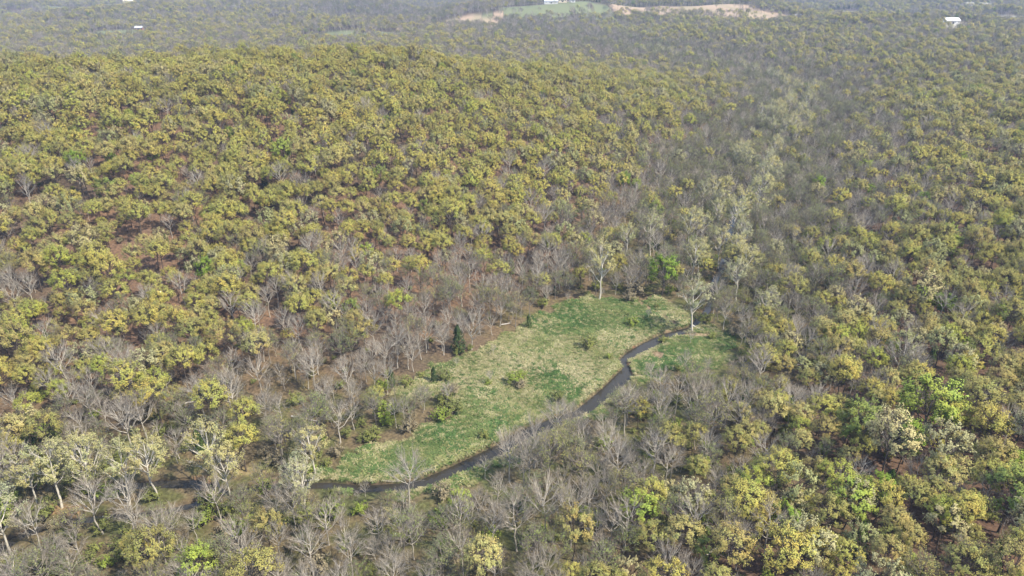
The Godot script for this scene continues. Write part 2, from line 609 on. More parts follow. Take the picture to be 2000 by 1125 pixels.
# ---------------------------------------------------------------- farm buildings far off
func build_farms() -> void:
	var white := mat(Color(0.52, 0.52, 0.50), 0.7, false)
	var metal := mat(Color(0.45, 0.48, 0.52), 0.45, false)
	var cream := mat(Color(0.68, 0.58, 0.42), 0.85, false)
	var red := mat(Color(0.30, 0.17, 0.12), 0.85, false)
	var dark := mat(Color(0.03, 0.03, 0.035), 0.4, false)
	var shingle := mat(Color(0.14, 0.13, 0.13), 0.9, false)
	# x, distance, length, depth, eaves, rise, turn, wall, roof, name, label
	for f in [
		[722.0, 1205.0, 24.0, 16.0, 5.0, 4.0, 0.1, white, white, "farm_shed", "long white farm shed in a clearing behind the far ridge"],
		[698.0, 1197.0, 13.0, 9.0, 3.2, 2.0, 0.1, white, metal, "farm_shed", "low white lean-to shed beside the long white farm shed"],
		[82.0, 1560.0, 28.0, 13.0, 4.5, 4.0, 0.05, white, metal, "poultry_barn", "long pale barn on the green field beyond the ridge"],
		[108.0, 1580.0, 17.0, 11.0, 5.0, 4.0, -0.1, cream, white, "farm_house", "tall cream farm house beside the long pale barn"],
		[128.0, 1570.0, 10.0, 10.0, 3.5, 2.5, 0.2, white, metal, "farm_shed", "small white shed at the end of the green field"],
		[-665.0, 1300.0, 12.0, 8.0, 3.2, 2.6, 0.15, red, metal, "hay_barn", "hay barn with a pale metal roof at the wood's edge"],
		[-1030.0, 1990.0, 24.0, 14.0, 7.0, 5.0, 0.1, cream, cream, "farm_house", "tan farm house among dark cedars on the far green field"],
		[570.0, 1470.0, 16.0, 10.0, 4.0, 3.0, -0.2, white, metal, "cottage", "white cottage in the trees right of the tan field"],
		[-1450.0, 1830.0, 30.0, 12.0, 4.0, 3.0, 0.0, cream, metal, "hay_barn", "long grey barn at the edge of the far left clearing"],
	]:
		var p := Vector2(f[0], f[1])
		var o := Node3D.new()
		o.name = numbered(f[9])
		o.position = Vector3(p.x, hill(p, axis(p)), -p.y)
		o.rotation.y = f[6]
		add_child(o)
		tag(o, f[10], "building")
		var l: float = f[2] / 2.0
		var w: float = f[3] / 2.0
		var e: float = f[4]
		var r: float = f[5]
		var wb := MB.new()
		wb.box(Vector3(-l, -1.5, -w), Vector3(l, e, w), Color.WHITE)
		for q in [-1.0, 1.0]:
			wb.v.append_array(PackedVector3Array([Vector3(l * q, e, -w), Vector3(l * q, e, w), Vector3(l * q, e + r, 0)]))
			for k in 3:
				wb.n.append(Vector3(q, 0, 0))
				wb.c.append(Color.WHITE)
			var k0 := wb.v.size() - 3
			wb.ix.append_array(PackedInt32Array([k0, k0 + 1, k0 + 2] if q > 0 else [k0, k0 + 2, k0 + 1]))
		part("wall", one(wb, f[7]), o)
		var rb := MB.new()
		for q in [-1.0, 1.0]:
			var a := Vector3(-l - 0.6, e - 0.25, (w + 0.7) * q)
			var a2 := Vector3(l + 0.6, e - 0.25, (w + 0.7) * q)
			var t := Vector3(0, r + 0.35, -(w + 0.7) * q)
			var th := Vector3(0, 0.22, 0)
			rb.quad(a + th, a2 + th, a2 + t + th, a + t + th, Color.WHITE)
			rb.quad(a, a + t, a2 + t, a2, Color.WHITE)
			rb.quad(a, a2, a2 + th, a + th, Color.WHITE)
		part("roof", one(rb, f[8]), o)
		var db := MB.new()
		db.box(Vector3(-1.6, 0, w - 0.1), Vector3(1.6, minf(3.0, e - 0.5), w + 0.06), Color.WHITE)
		part("door", one(db, dark), o)
		for k in 4:
			var wx := l * (-0.75 + 0.5 * k)
			var nb := MB.new()
			nb.box(Vector3(wx - 0.7, e * 0.4, w - 0.1), Vector3(wx + 0.7, e * 0.4 + 1.3, w + 0.05), Color.WHITE)
			part("window", one(nb, dark), o)


# ---------------------------------------------------------------- trees
func ball() -> Vector3:
	var p := Vector3(rng.randfn(), rng.randfn(), rng.randfn())
	return p.normalized() * pow(rng.randf(), 0.4)


func bez(a: Vector3, m: Vector3, b: Vector3, t: float) -> Vector3:
	return a.lerp(m, t).lerp(m.lerp(b, t), t)


# a broadleaf tree: [trunk with limbs, twigs, leaves]
func broadleaf(q: Dictionary) -> Array:
	var bark := MB.new()
	var twig := MB.new()
	var leaf := MB.new()
	var h: float = q.h
	var cb: float = q.get("crown_base", 0.45)
	var rx: float = q.rx
	var cy := h * (cb + 1.0) * 0.5
	var ry := h * (1.0 - cb) * 0.5
	var centre := Vector3(0, cy - ry * 0.25, 0)
	var tr: float = q.get("trunk_r", 0.22)
	var fork: float = h * q.get("fork", 0.4)
	var top: float = h * q.get("top", 0.78)
	var bend: Vector3 = Vector3(rng.randfn(0, 0.35), 0, rng.randfn(0, 0.35)) * q.get("crook", 1.0)
	var stem := PackedVector3Array()
	var sr := PackedFloat32Array()
	var ns := 5
	for k in ns + 1:
		var t := float(k) / ns
		stem.append(Vector3(0, -0.6 + (top + 0.6) * t, 0) + bend * sin(t * 3.0) + Vector3(rng.randfn(0, 0.08), 0, rng.randfn(0, 0.08)) * k)
		sr.append(tr * (1.25 if k == 0 else 1.0) * (1.0 - 0.72 * t))
	bark.tube(stem, sr, q.get("sides", 5), Color.WHITE)
	var lobes: int = q.lobes
	var gold: Color = q.get("tone_a", Color(1.0, 0.92, 0.75))
	var lime: Color = q.get("tone_b", Color(0.78, 0.92, 0.8))
	var low: float = q.get("low", 1.3)
	for i in lobes:
		var yy := 1.0 - low * (i + 0.5) / lobes + rng.randfn(0, 0.05)
		yy = clampf(yy, -0.95, 1.0)
		var ang := i * 2.4 + rng.randfn(0, 0.25)
		var rr := sqrt(maxf(0.0, 1.0 - yy * yy))
		var k: float = rng.randf_range(q.get("k_lo", 0.62), 0.86)
		var lobe := Vector3(cos(ang) * rr * rx * k, cy + yy * ry * k, sin(ang) * rr * rx * k)
		var horiz := Vector2(lobe.x, lobe.z).length()
		var y0 := clampf(lobe.y - horiz * q.get("rise", 0.8) - 0.4 - rng.randf() * 0.8, fork, top * 0.97)
		var t0 := clampf((y0 + 0.6) / (top + 0.6), 0.0, 1.0) * ns
		var k0 := mini(int(t0), ns - 1)
		var start := stem[k0].lerp(stem[k0 + 1], t0 - k0)
		var r0 := minf(q.get("limb_r", 0.1), lerpf(sr[k0], sr[k0 + 1], t0 - k0) * 0.85)
		var mid := start.lerp(lobe, 0.5) + Vector3(0, -0.14 * start.distance_to(lobe) * q.get("sag", 1.0), 0) + ball() * 0.35
		var pts := PackedVector3Array()
		var rad := PackedFloat32Array()
		for s in 4:
			var t := s / 3.0
			pts.append(bez(start, mid, lobe, t) + (ball() * 0.12 * q.get("wiggle", 1.0) if s else Vector3.ZERO))
			rad.append(r0 * (1.0 - 0.6 * t))
		bark.tube(pts, rad, 4, Color.WHITE)
		var hue := clampf(0.5 + rng.randfn(0, 0.3), 0.0, 1.0)
		var rho: float = q.get("lobe_r", 1.7) * rng.randf_range(0.8, 1.2)
		for j in int(q.subs):
			var ts := rng.randf_range(0.42, 1.0)
			var a := bez(start, mid, lobe, ts)
			var off := ball()
			var outw := (lobe - centre).normalized()
			var e: Vector3 = lobe + (off + outw * 0.35 + Vector3.UP * q.get("lift", 0.2)) * rho
			if e.y < fork * 0.8:
				e.y = fork * 0.8
			var m := a.lerp(e, 0.5) + ball() * 0.25
			var r1: float = q.get("sub_r", 0.035)
			(twig if q.get("subs_in_twig", false) else bark).tube(PackedVector3Array([a, m, e]), PackedFloat32Array([r1, r1 * 0.75, r1 * 0.45]), 3, Color.WHITE)
			for w in int(q.twigs):
				var tw := rng.randf_range(0.35, 1.0)
				var b0 := bez(a, m, e, tw)
				var dir: Vector3 = ((e - a).normalized() * 0.7 + ball() * 0.9 + Vector3.UP * q.get("lift", 0.2) + outw * 0.3).normalized()
				var b1: Vector3 = b0 + dir * q.get("twig_l", 0.7) * rng.randf_range(0.6, 1.3)
				var r2: float = q.get("twig_r", 0.018)
				var g := rng.randf_range(0.72, 1.0)
				if r2 > 0.0:
					twig.tube(PackedVector3Array([b0, b1]), PackedFloat32Array([r2, r2 * 0.5]), 3, Color(g, g, g))
				for l in int(q.leaves):
					if rng.randf() > q.get("leafy", 1.0):
						continue
					var p: Vector3 = b0.lerp(b1, rng.randf_range(0.45, 1.1)) + ball() * q.get("spread", 0.3)
					var o := (p - centre).normalized()
					var gn := (ball() + o * 0.5 + Vector3.UP * 0.45).normalized()
					if gn.dot(o) < 0.0:
						gn = -gn
					var sh := (gn * 0.25 + o * 0.85 + Vector3.UP * 0.1).normalized()
					var br := rng.randf_range(0.66, 1.0)
					var c := gold.lerp(lime, clampf(hue + rng.randfn(0, 0.2), 0.0, 1.0)) * br
					leaf.leaf(p, gn, q.leaf_s * rng.randf_range(0.7, 1.3), 0.62, sh, rng.randf() * TAU, c)
	return [bark, twig, leaf]


func cedar(h: float, rx: float, count: int, size: float) -> Array:
	var bark := MB.new()
	var leaf := MB.new()
	bark.tube(PackedVector3Array([Vector3(0, -0.5, 0), Vector3(0.05, h * 0.5, 0.03), Vector3(0, h * 0.95, 0)]), PackedFloat32Array([0.16, 0.1, 0.03]), 5, Color.WHITE)
	var bulge := rng.randf() * TAU
	for k in count:
		var t := pow(rng.randf(), 0.8)
		var a := rng.randf() * TAU
		var lump := 0.85 + 0.2 * sin(a * 3.0 + t * 9.0 + bulge) + 0.12 * sin(a * 5.0 - t * 14.0)
		var r := rx * pow(1.0 - t, 0.62) * minf(1.0, t * 5.0 + 0.45) * lump * (1.0 - 0.35 * pow(rng.randf(), 2.0))
		var p := Vector3(cos(a) * r, h * (0.04 + 0.96 * t), sin(a) * r)
		var o := Vector3(cos(a), 0.5, sin(a)).normalized()
		var gn := (o + ball() * 0.9).normalized()
		if gn.dot(o) < 0.0:
			gn = -gn
		var br := rng.randf_range(0.5, 1.0)
		leaf.leaf(p, gn, size * rng.randf_range(0.7, 1.3), 0.5, (gn + o * 0.6).normalized(), PI / 2 + rng.randfn(0, 0.5), Color(br * 0.95, br, br * 0.85))
	return [bark, MB.new(), leaf]


func shrub(q: Dictionary) -> Array:
	var bark := MB.new()
	var twig := MB.new()
	var leaf := MB.new()
	for i in int(q.stems):
		var a := i * 2.4 + rng.randfn(0, 0.4)
		var k := sqrt((i + 0.5) / q.stems)
		var tip := Vector3(cos(a) * q.rx * k, q.h * (1.05 - 0.45 * k * k) * rng.randf_range(0.8, 1.1), sin(a) * q.rx * k)
		var mid := Vector3(tip.x * 0.35, tip.y * 0.6, tip.z * 0.35)
		bark.tube(PackedVector3Array([Vector3(tip.x * 0.1, -0.2, tip.z * 0.1), mid, tip]), PackedFloat32Array([0.05, 0.035, 0.015]), 3, Color.WHITE)
		for j in int(q.twigs):
			var b0 := bez(Vector3.ZERO, mid, tip, rng.randf_range(0.4, 1.0))
			var dir := (ball() + Vector3.UP * 0.5 + (tip * Vector3(1, 0.2, 1)).normalized() * 0.6).normalized()
			var b1: Vector3 = b0 + dir * rng.randf_range(0.4, 1.0) * q.h * 0.28
			var g := rng.randf_range(0.7, 1.0)
			twig.tube(PackedVector3Array([b0, b1]), PackedFloat32Array([0.018, 0.008]), 3, Color(g, g, g))
			for l in int(q.leaves):
				var p := b0.lerp(b1, rng.randf_range(0.3, 1.15)) + ball() * 0.2
				var o := (p - Vector3(0, q.h * 0.35, 0)).normalized()
				var gn := (ball() + o * 0.6 + Vector3.UP * 0.4).normalized()
				if gn.dot(o) < 0.0:
					gn = -gn
				var br := rng.randf_range(0.6, 1.0)
				leaf.leaf(p, gn, q.leaf_s * rng.randf_range(0.7, 1.3), 0.6, (gn + o * 0.6).normalized(), rng.randf() * TAU, Color(br, br, br * 0.9))
	return [bark, twig, leaf]


var KINDS := {}      # kind -> lod -> [builders' results]
var MESH := {}       # joined meshes for the scattered copies
var PROTO := {}
const PALETTE := {
	"oak": [["golden", Color(0.47, 0.405, 0.115)], ["yellow-green", Color(0.43, 0.405, 0.115)], ["olive", Color(0.34, 0.315, 0.11)], ["bronze", Color(0.39, 0.325, 0.125)], ["straw-coloured", Color(0.46, 0.405, 0.17)], ["lime-tinged", Color(0.38, 0.40, 0.085)]],
	"silver": [["silvery", Color(0.40, 0.385, 0.21)], ["cream-tinted", Color(0.45, 0.40, 0.20)], ["pale sage", Color(0.34, 0.355, 0.16)]],
	"green": [["bright green", Color(0.20, 0.285, 0.042)], ["lime green", Color(0.31, 0.36, 0.075)], ["mid green", Color(0.22, 0.255, 0.07)]],
	"bare": [["ash-grey", Color(1.0, 1.0, 1.0)], ["pinkish grey", Color(1.0, 0.95, 0.91)], ["dark grey", Color(0.62, 0.61, 0.62)], ["pale grey", Color(1.25, 1.22, 1.15)]],
	"budding": [["olive-hazed", Color(0.21, 0.235, 0.085)], ["yellow-hazed", Color(0.29, 0.27, 0.10)], ["grey-green", Color(0.21, 0.23, 0.11)]],
	"sycamore": [["pale olive", Color(0.35, 0.345, 0.17)], ["yellowish", Color(0.40, 0.37, 0.17)], ["greyish", Color(0.33, 0.33, 0.20)]],
	"cedar": [["dark green", Color(0.06, 0.095, 0.03)], ["blackish green", Color(0.045, 0.07, 0.03)], ["moss green", Color(0.10, 0.14, 0.035)]],
	"shrub": [["olive", Color(0.20, 0.22, 0.065)], ["fresh green", Color(0.21, 0.27, 0.05)], ["grey-brown", Color(0.25, 0.215, 0.15)], ["mossy", Color(0.15, 0.17, 0.055)]],
}


func barks(kind: String) -> Array:
	match kind:
		"bare":
			return [M.bare_bark, M.bare_twig]
		"budding":
			return [M.bud_bark, M.bud_twig]
		"sycamore":
			return [M.syc_bark, M.oak_twig]
		"cedar":
			return [M.dark_bark, M.dark_bark]
		"shrub":
			return [M.shrub_bark, M.shrub_bark]
	return [M.oak_bark, M.oak_twig]


func grow(kind: String, lod: int) -> Array:
	match kind:
		"oak":
			var q := {"h": 14.2 + rng.randfn(0, 0.7), "rx": 4.1 + rng.randfn(0, 0.35), "crown_base": 0.44, "fork": 0.40, "lobes": 27, "subs": 8, "twigs": 4, "leaves": 7, "leafy": 0.82, "leaf_s": 0.12, "spread": 0.32, "lobe_r": 1.05, "low": 1.15, "k_lo": 0.74, "rise": 0.6}
			if lod == 1:
				q.merge({"lobes": 20, "subs": 7, "twigs": 2, "leaves": 7, "leaf_s": 0.20, "spread": 0.36, "twig_r": 0.03}, true)
			if lod == 2:
				q.merge({"lobes": 17, "subs": 6, "twigs": 1, "leaves": 8, "leaf_s": 0.31, "spread": 0.5, "twig_r": 0.0, "sides": 3}, true)
			return broadleaf(q)
		"silver":
			var q := {"h": 14.6 + rng.randfn(0, 0.6), "rx": 4.3 + rng.randfn(0, 0.3), "crown_base": 0.42, "fork": 0.36, "lobes": 19, "subs": 8, "twigs": 3, "leaves": 7, "leaf_s": 0.145, "spread": 0.26, "lobe_r": 1.1, "low": 1.3, "k_lo": 0.7, "tone_a": Color(1, 0.97, 0.9), "tone_b": Color(0.9, 0.95, 0.9)}
			if lod == 1:
				q.merge({"subs": 7, "twigs": 2, "leaf_s": 0.2, "spread": 0.36}, true)
			if lod == 2:
				q.merge({"lobes": 15, "subs": 6, "twigs": 1, "leaves": 8, "leaf_s": 0.31, "spread": 0.5, "twig_r": 0.0, "sides": 3}, true)
			return broadleaf(q)
		"green":
			var q := {"h": 13.8 + rng.randfn(0, 0.6), "rx": 3.9 + rng.randfn(0, 0.3), "crown_base": 0.30, "fork": 0.26, "lobes": 20, "subs": 9, "twigs": 4, "leaves": 7, "leaf_s": 0.17, "spread": 0.34, "lobe_r": 1.2, "low": 1.6, "k_lo": 0.7, "tone_a": Color(1, 0.98, 0.8), "tone_b": Color(0.82, 0.95, 0.85)}
			if lod == 1:
				q.merge({"subs": 7, "twigs": 2, "leaves": 8, "leaf_s": 0.24, "spread": 0.44}, true)
			if lod == 2:
				q.merge({"lobes": 16, "subs": 6, "twigs": 1, "leaves": 9, "leaf_s": 0.36, "spread": 0.7, "twig_r": 0.0, "sides": 3}, true)
			return broadleaf(q)
		"bare", "budding":
			var bud := kind == "budding"
			var q := {"h": 14.0 + rng.randfn(0, 1.2), "rx": 3.9 + rng.randfn(0, 0.5), "crown_base": rng.randf_range(0.32, 0.46), "fork": 0.31, "lobes": 12 + rng.randi() % 5, "subs": 8, "twigs": 8, "leaves": 2 if bud else 0, "leafy": 0.45, "leaf_s": 0.12, "spread": 0.3, "lobe_r": 1.55, "low": 1.4, "twig_l": 1.0, "twig_r": 0.013, "sub_r": 0.036, "limb_r": 0.12, "lift": 0.22, "rise": rng.randf_range(0.7, 1.1), "trunk_r": 0.19, "wiggle": 3.5, "tone_a": Color(1, 0.95, 0.8), "tone_b": Color(0.8, 0.95, 0.8)}
			if lod == 1:
				q.merge({"subs": 6, "twigs": 6, "twig_r": 0.024, "leaf_s": 0.18}, true)
			if lod == 2:
				q.merge({"lobes": 10, "subs": 5, "twigs": 4, "twig_r": 0.05, "twig_l": 1.4, "sides": 3, "leaf_s": 0.34}, true)
			return broadleaf(q)
		"sycamore":
			var q := {"h": 19.0 + rng.randfn(0, 1.0), "rx": 5.0 + rng.randfn(0, 0.5), "crown_base": 0.30, "fork": 0.28, "lobes": 13, "subs": 8, "twigs": 4, "leaves": 8, "leaf_s": 0.17, "leafy": 0.95, "spread": 0.45, "lobe_r": 2.0, "low": 1.5, "trunk_r": 0.30, "limb_r": 0.14, "sub_r": 0.045, "twig_l": 1.0, "rise": 1.2, "crook": 1.4, "wiggle": 3.5, "sag": 0.5, "tone_a": Color(1, 0.95, 0.85), "tone_b": Color(0.85, 0.92, 0.85), "top": 0.85}
			if lod >= 1:
				q.merge({"subs": 6, "twigs": 3, "leaf_s": 0.3, "twig_r": 0.03}, true)
			return broadleaf(q)
		"cedar":
			return cedar(7.5, 2.1, [900, 420, 220][lod], [0.24, 0.38, 0.6][lod])
		"shrub":
			return shrub({"h": 2.7, "rx": 1.9, "stems": [13, 9, 6][lod], "twigs": [14, 9, 5][lod], "leaves": [5, 5, 5][lod], "leaf_s": [0.14, 0.21, 0.3][lod]})
	return []


func make_kinds() -> void:
	for kind in PALETTE:
		KINDS[kind] = []
		MESH[kind] = []
		for lod in 3:
			var built := []
			var joined := []
			for k in ([8, 6, 4][lod] if kind in ["oak", "bare", "budding"] else [4, 3, 2][lod]):
				var r := grow(kind, lod)
				built.append(r)
				var m := ArrayMesh.new()
				r[0].into(m, barks(kind)[0])
				r[1].into(m, barks(kind)[1])
				r[2].into(m, M.leaf)
				joined.append(m)
			KINDS[kind].append(built)
			MESH[kind].append(joined)


const CALLED := {"oak": "oak_tree", "silver": "silvery_oak_tree", "green": "leafy_tree", "bare": "bare_tree", "budding": "budding_tree", "sycamore": "sycamore_tree", "cedar": "cedar_tree", "shrub": "shrub"}
const SAID := {"oak": "budding oak", "silver": "budding oak", "green": "full-leaved tree", "bare": "leafless tree", "budding": "thinly budding tree", "sycamore": "sycamore", "cedar": "cedar", "shrub": "shrub"}
const SORT := {"oak": "oak tree", "silver": "tree", "green": "tree", "bare": "bare tree", "budding": "budding tree", "sycamore": "sycamore", "cedar": "cedar", "shrub": "shrub"}
const GROUPS := {"oak": "yellow-green budding oaks of the spring forest", "silver": "silvery budding oaks among the golden ones", "green": "fully leaved green trees", "bare": "grey leafless trees", "budding": "grey trees with a first haze of buds", "sycamore": "white-limbed sycamores along the creek", "cedar": "dark cedars", "shrub": "shrubs under the trees and in the meadow"}


func proto(kind: String, variant: int, hue: int) -> Node3D:
	var key := "%s/%d/%d" % [kind, variant, hue]
	if PROTO.has(key):
		return PROTO[key]
	var r: Array = KINDS[kind][0][variant]
	var o := Node3D.new()
	var c: Color = PALETTE[kind][hue][1]
	var bm: Array = barks(kind)
	part("stem" if kind == "shrub" else "trunk", one(r[0], bm[0]), o)
	if kind == "bare":
		var key2 := "bare_twig_%d" % hue
		if not M.has(key2):
			M[key2] = mat(Color(0.24 * c.r, 0.215 * c.g, 0.18 * c.b), 0.95)
		part("crown", one(r[1], M[key2]), o)
	else:
		var key2 := "leaf_%s_%d" % [kind, hue]
		if not M.has(key2):
			M[key2] = leafmat(c)
		var m := ArrayMesh.new()
		r[1].into(m, bm[1])
		r[2].into(m, M[key2])
		part("foliage" if kind == "shrub" else "crown", m, o)
	PROTO[key] = o
	return o


func on_screen(p: Vector3) -> Vector3:   # photograph pixels (2000 wide) and depth
	var d := -p.z
	var y := p.y - EYE
	var a := deg_to_rad(TILT)
	var dep := d * cos(a) - y * sin(a)
	return Vector3(1000.0 + FOCAL * p.x / dep, 562.5 - FOCAL * (y * cos(a) + d * sin(a)) / dep, dep)


const ORDER := ["first", "second", "third", "fourth", "fifth", "sixth", "seventh", "eighth", "ninth", "tenth", "eleventh", "twelfth", "thirteenth", "fourteenth", "fifteenth", "sixteenth", "seventeenth", "eighteenth", "nineteenth", "twentieth"]


func ordinal(k: int) -> String:
	return ORDER[k] if k < 20 else ("twenty-" if k < 29 else "thirty-") + ORDER[(k - 20) % 10]


func place_name(p: Vector2, s: float, v: float) -> String:
	var side := "on left hillside" if s > 40.0 else ("on right slope" if s < -35.0 else "on valley floor")
	var row := "beyond the crest"
	for q in [[1040.0, "at bottom edge"], [960.0, "below lower pool"], [880.0, "level with lower pool"], [810.0, "level with creek bend"], [740.0, "level with upper pool"], [670.0, "level with creek narrows"], [590.0, "level with meadow top"], [500.0, "just past meadow"], [440.0, "beyond meadow"], [400.0, "well beyond meadow"], [350.0, "midway to ridge"], [300.0, "towards ridge"], [250.0, "nearing ridge"], [200.0, "below ridge"], [150.0, "just below ridge"], [110.0, "by the crest"]]:
		if v > q[0]:
			row = q[1]
			break
	return side + " " + row


func individual(e: Dictionary) -> Node3D:
	var o: Node3D = proto(e.kind, e.variant, e.hue).duplicate()
	o.name = numbered(CALLED[e.kind])
	o.transform = e.xf
	add_child(o)
	return o


func build_forest() -> void:
	make_kinds()
	var trees := []      # every tree: kind, position, size, colour, variant
	# ---- trees the photograph picks out: kind, x, distance, size, hue, label
	var picked := [
		["sycamore", -95.8, 121.7, 0.92, 0, "white sycamore forking into bare upright limbs left of the sandy bank"],
		["sycamore", -86.8, 119.6, 0.82, 0, "bushy pale sycamore with one white stem in front of the sandy bank"],
		["sycamore", -98.3, 124.0, 0.87, 1, "leaning white sycamore whose broken limb points to the hillside"],
		["sycamore", -106.8, 118.5, 0.78, 1, "thin crooked sycamore nearest the left edge above the creek"],
		["sycamore", -101.5, 118.6, 0.92, 0, "twin-stemmed sycamore leaning left over the creek bank"],
		["sycamore", -81.2, 121.7, 0.92, 1, "broad sycamore with crossed white limbs just left of the sandy bank"],
		["sycamore", -68.4, 124.1, 0.97, 1, "tall sycamore rising right of the sandy bank"],
		["sycamore", -65.0, 122.6, 0.73, 1, "small slim sycamore beside the tall one at the sandy bank"],
		["sycamore", -46.0, 116.1, 0.82, 2, "vase-shaped sycamore with stark white spreading limbs below the creek"],
		["sycamore", -47.2, 129.8, 0.78, 1, "yellowish sycamore behind the vase-shaped one, across the creek"],
		["sycamore", -103.8, 105.1, 0.87, 2, "crooked grey-white sycamore bending over the creek in the bottom left corner"],
		["sycamore", 32.0, 225.5, 1.12, 1, "broad many-limbed sycamore standing at the top edge of the meadow"],
		["sycamore", 60.4, 201.2, 0.97, 2, "sycamore with two white forks beside the upper end of the open creek"],
		["sycamore", 81.9, 224.4, 0.87, 2, "sycamore with a bright white fork right of the hidden upper creek"],
		["sycamore", 83.7, 200.3, 0.82, 0, "slim upright sycamore at the right end of the green weed strip"],
		["sycamore", 98.6, 286.3, 1.02, 0, "pale sycamore far up the creek behind the bright green tree"],
		["sycamore", 70.1, 243.2, 0.92, 0, "pale fan-shaped sycamore just right of the bright green tree"],
		["sycamore", 84.0, 256.0, 0.92, 1, "pale sycamore right of and behind the fan-shaped one"],
		["sycamore", 119.1, 321.6, 1.07, 0, "tall pale sycamore halfway up the valley creek"],
		["sycamore", 108.0, 306.0, 0.97, 1, "pale sycamore just below the tall one halfway up the valley"],
		["sycamore", 135.1, 385.6, 0.97, 0, "white-forked sycamore alone among grey trees up the valley"],
		["sycamore", 58.7, 268.6, 0.97, 0, "wide pale sycamore behind the bright green tree"],
		["sycamore", 47.0, 262.0, 0.87, 0, "smaller pale sycamore left of the wide one behind the green tree"],
		["green", 55.8, 228.5, 1.20, 0, "vivid bright green tree standing alone beyond the meadow top"],
		["green", -58.8, 94.5, 0.85, 1, "vivid lime green crown cut by the bottom edge"],
		["green", 98.5, 134.0, 1.38, 1, "largest lime green tree on the slope right of the creek"],
		["green", 91.0, 127.0, 0.86, 0, "small rounded green tree leaning against the largest lime green tree"],
		["green", 80.7, 131.0, 1.15, 2, "soft green dome-crowned tree left of the largest lime green tree"],
		["silver", 82.5, 120.4, 1.31, 1, "large cream-tinted oak in front of the soft green dome"],
		["silver", 92.0, 118.0, 1.14, 0, "silvery oak just right of the large cream-tinted oak"],
		["green", 55.3, 105.5, 0.71, 0, "short rounded bright green tree in a gap near the bottom"],
		["green", 68.8, 107.6, 0.92, 1, "pale lime tree tucked behind a golden oak near the bottom"],
		["green", 25.3, 107.0, 0.92, 1, "narrow lime tree among bare trees at the bottom centre"],
		["green", -10.9, 113.0, 0.69, 1, "small lime sapling between bare trees below the lower pool"],
		["green", -100.3, 296.5, 1.15, 1, "lime crown standing out on the golden hillside"],
		["green", -51.9, 196.3, 0.75, 2, "small green tree in the bare belt left of the meadow"],
		["green", 98.0, 104.0, 1.15, 2, "broad mid green tree at the bottom right edge"],
		["green", -36.8, 274.1, 0.69, 2, "small mid green tree deep in the golden hillside"],
		["oak", -68.1, 143.8, 0.90, 1, "round yellow-green oak standing apart at the foot of the hillside"],
		["oak", -77.4, 146.5, 1.09, 1, "full yellow-green oak just left of the round one at the hill's foot"],
		["oak", -104.3, 156.0, 1.05, 1, "flat-topped yellow-green oak above the row of sycamores"],
		["oak", -5.2, 92.3, 0.99, 4, "straw-coloured oak crown cut by the bottom edge at centre"],
		["oak", 48.3, 91.3, 1.10, 0, "golden oak crown cut by the bottom edge right of centre"],
		["oak", 71.3, 167.4, 0.94, 1, "dome-crowned yellow oak alone at the right end of the weed strip"],
		["silver", -147.8, 220.6, 1.14, 1, "cream-white flowering crown on the left hillside"],
		["silver", -110.1, 264.4, 1.14, 0, "silvery white crown higher on the left hillside"],
		["cedar", -16.6, 186.2, 1.35, 1, "tall dark cedar at the meadow's left edge"],
		["cedar", 5.7, 203.5, 0.70, 0, "small dark cedar pair by the meadow's upper left edge"],
		["cedar", -22.9, 170.4, 0.75, 1, "dark rounded cedar on the straw slope left of the meadow"],
		["cedar", -35.1, 168.0, 0.85, 1, "dark cedar at the tip of the bare trees left of the meadow"],
		["cedar", 12.1, 222.4, 0.50, 1, "low dark cedar at the forest corner above the meadow"],
		["cedar", 15.6, 228.1, 0.50, 1, "second low dark cedar behind the forest corner above the meadow"],
		["cedar", -43.5, 109.0, 0.80, 0, "dark green cedar beneath the vase-shaped sycamore"],
		["cedar", -123.2, 141.4, 1.00, 0, "dark cedar at the left edge above the creek"],
		["cedar", -115.7, 140.4, 0.90, 2, "moss green cedar beside the dark one at the left edge"],
		["shrub", 24.6, 190.3, 1.50, 0, "large round olive bush in the middle of the meadow"],
		["shrub", 0.7, 169.4, 1.40, 1, "round green bush in the lower left meadow"],
		["shrub", -18.8, 161.6, 1.10, 2, "grey-brown bush on the straw at the meadow's narrow waist"],
		["shrub", -7.0, 168.8, 0.70, 1, "little dark green bush left of the round green bush"],
		["shrub", 46.0, 230.0, 2.20, 2, "wide grey-brown thicket left of the bright green tree"],
		["shrub", 49.5, 196.0, 1.00, 0, "olive bush on the bank of the topmost pool"],
		["shrub", 13.0, 160.0, 1.20, 3, "mossy bush in the green weeds near the creek bend"],
		["shrub", -27.0, 172.6, 0.80, 0, "spindly olive bush behind the rounded cedar"],
		["bare", -27.9, 181.5, 0.75, 3, "white-topped dead tree at the forest edge left of the meadow"],
		["bare", -203.9, 282.1, 1.13, 3, "big white-limbed bare tree high on the left hillside"],
		["bare", -10.7, 106.6, 1.04, 0, "tall slim bare tree left of the two great bare fans"],
		["bare", 7.0, 107.8, 1.13, 3, "great fan-shaped pale bare tree at the bottom centre"],
		["bare", 1.0, 105.0, 1.09, 3, "pale bare tree with an open fork beside the great fan"],
		["bare", -22.8, 117.2, 1.09, 3, "wide pale bare tree overhanging the creek's lower end"],
		["bare", -0.6, 127.4, 1.09, 3, "pale bare tree hiding the upper end of the lower pool"],
		["bare", 4.0, 125.4, 1.13, 0, "tall grey bare tree right of the one hiding the lower pool's end"],
		["bare", 5.4, 132.0, 1.09, 3, "spreading pale bare tree in front of the creek bend"],
		["bare", 11.3, 140.5, 1.04, 3, "bare tree hiding the creek between its two pools"],
		["bare", 15.0, 144.5, 0.79, 0, "smaller bare tree between the two pools"],
		["bare", 76.0, 178.0, 0.89, 0, "slender bare tree behind the dome-crowned yellow oak"],
	]
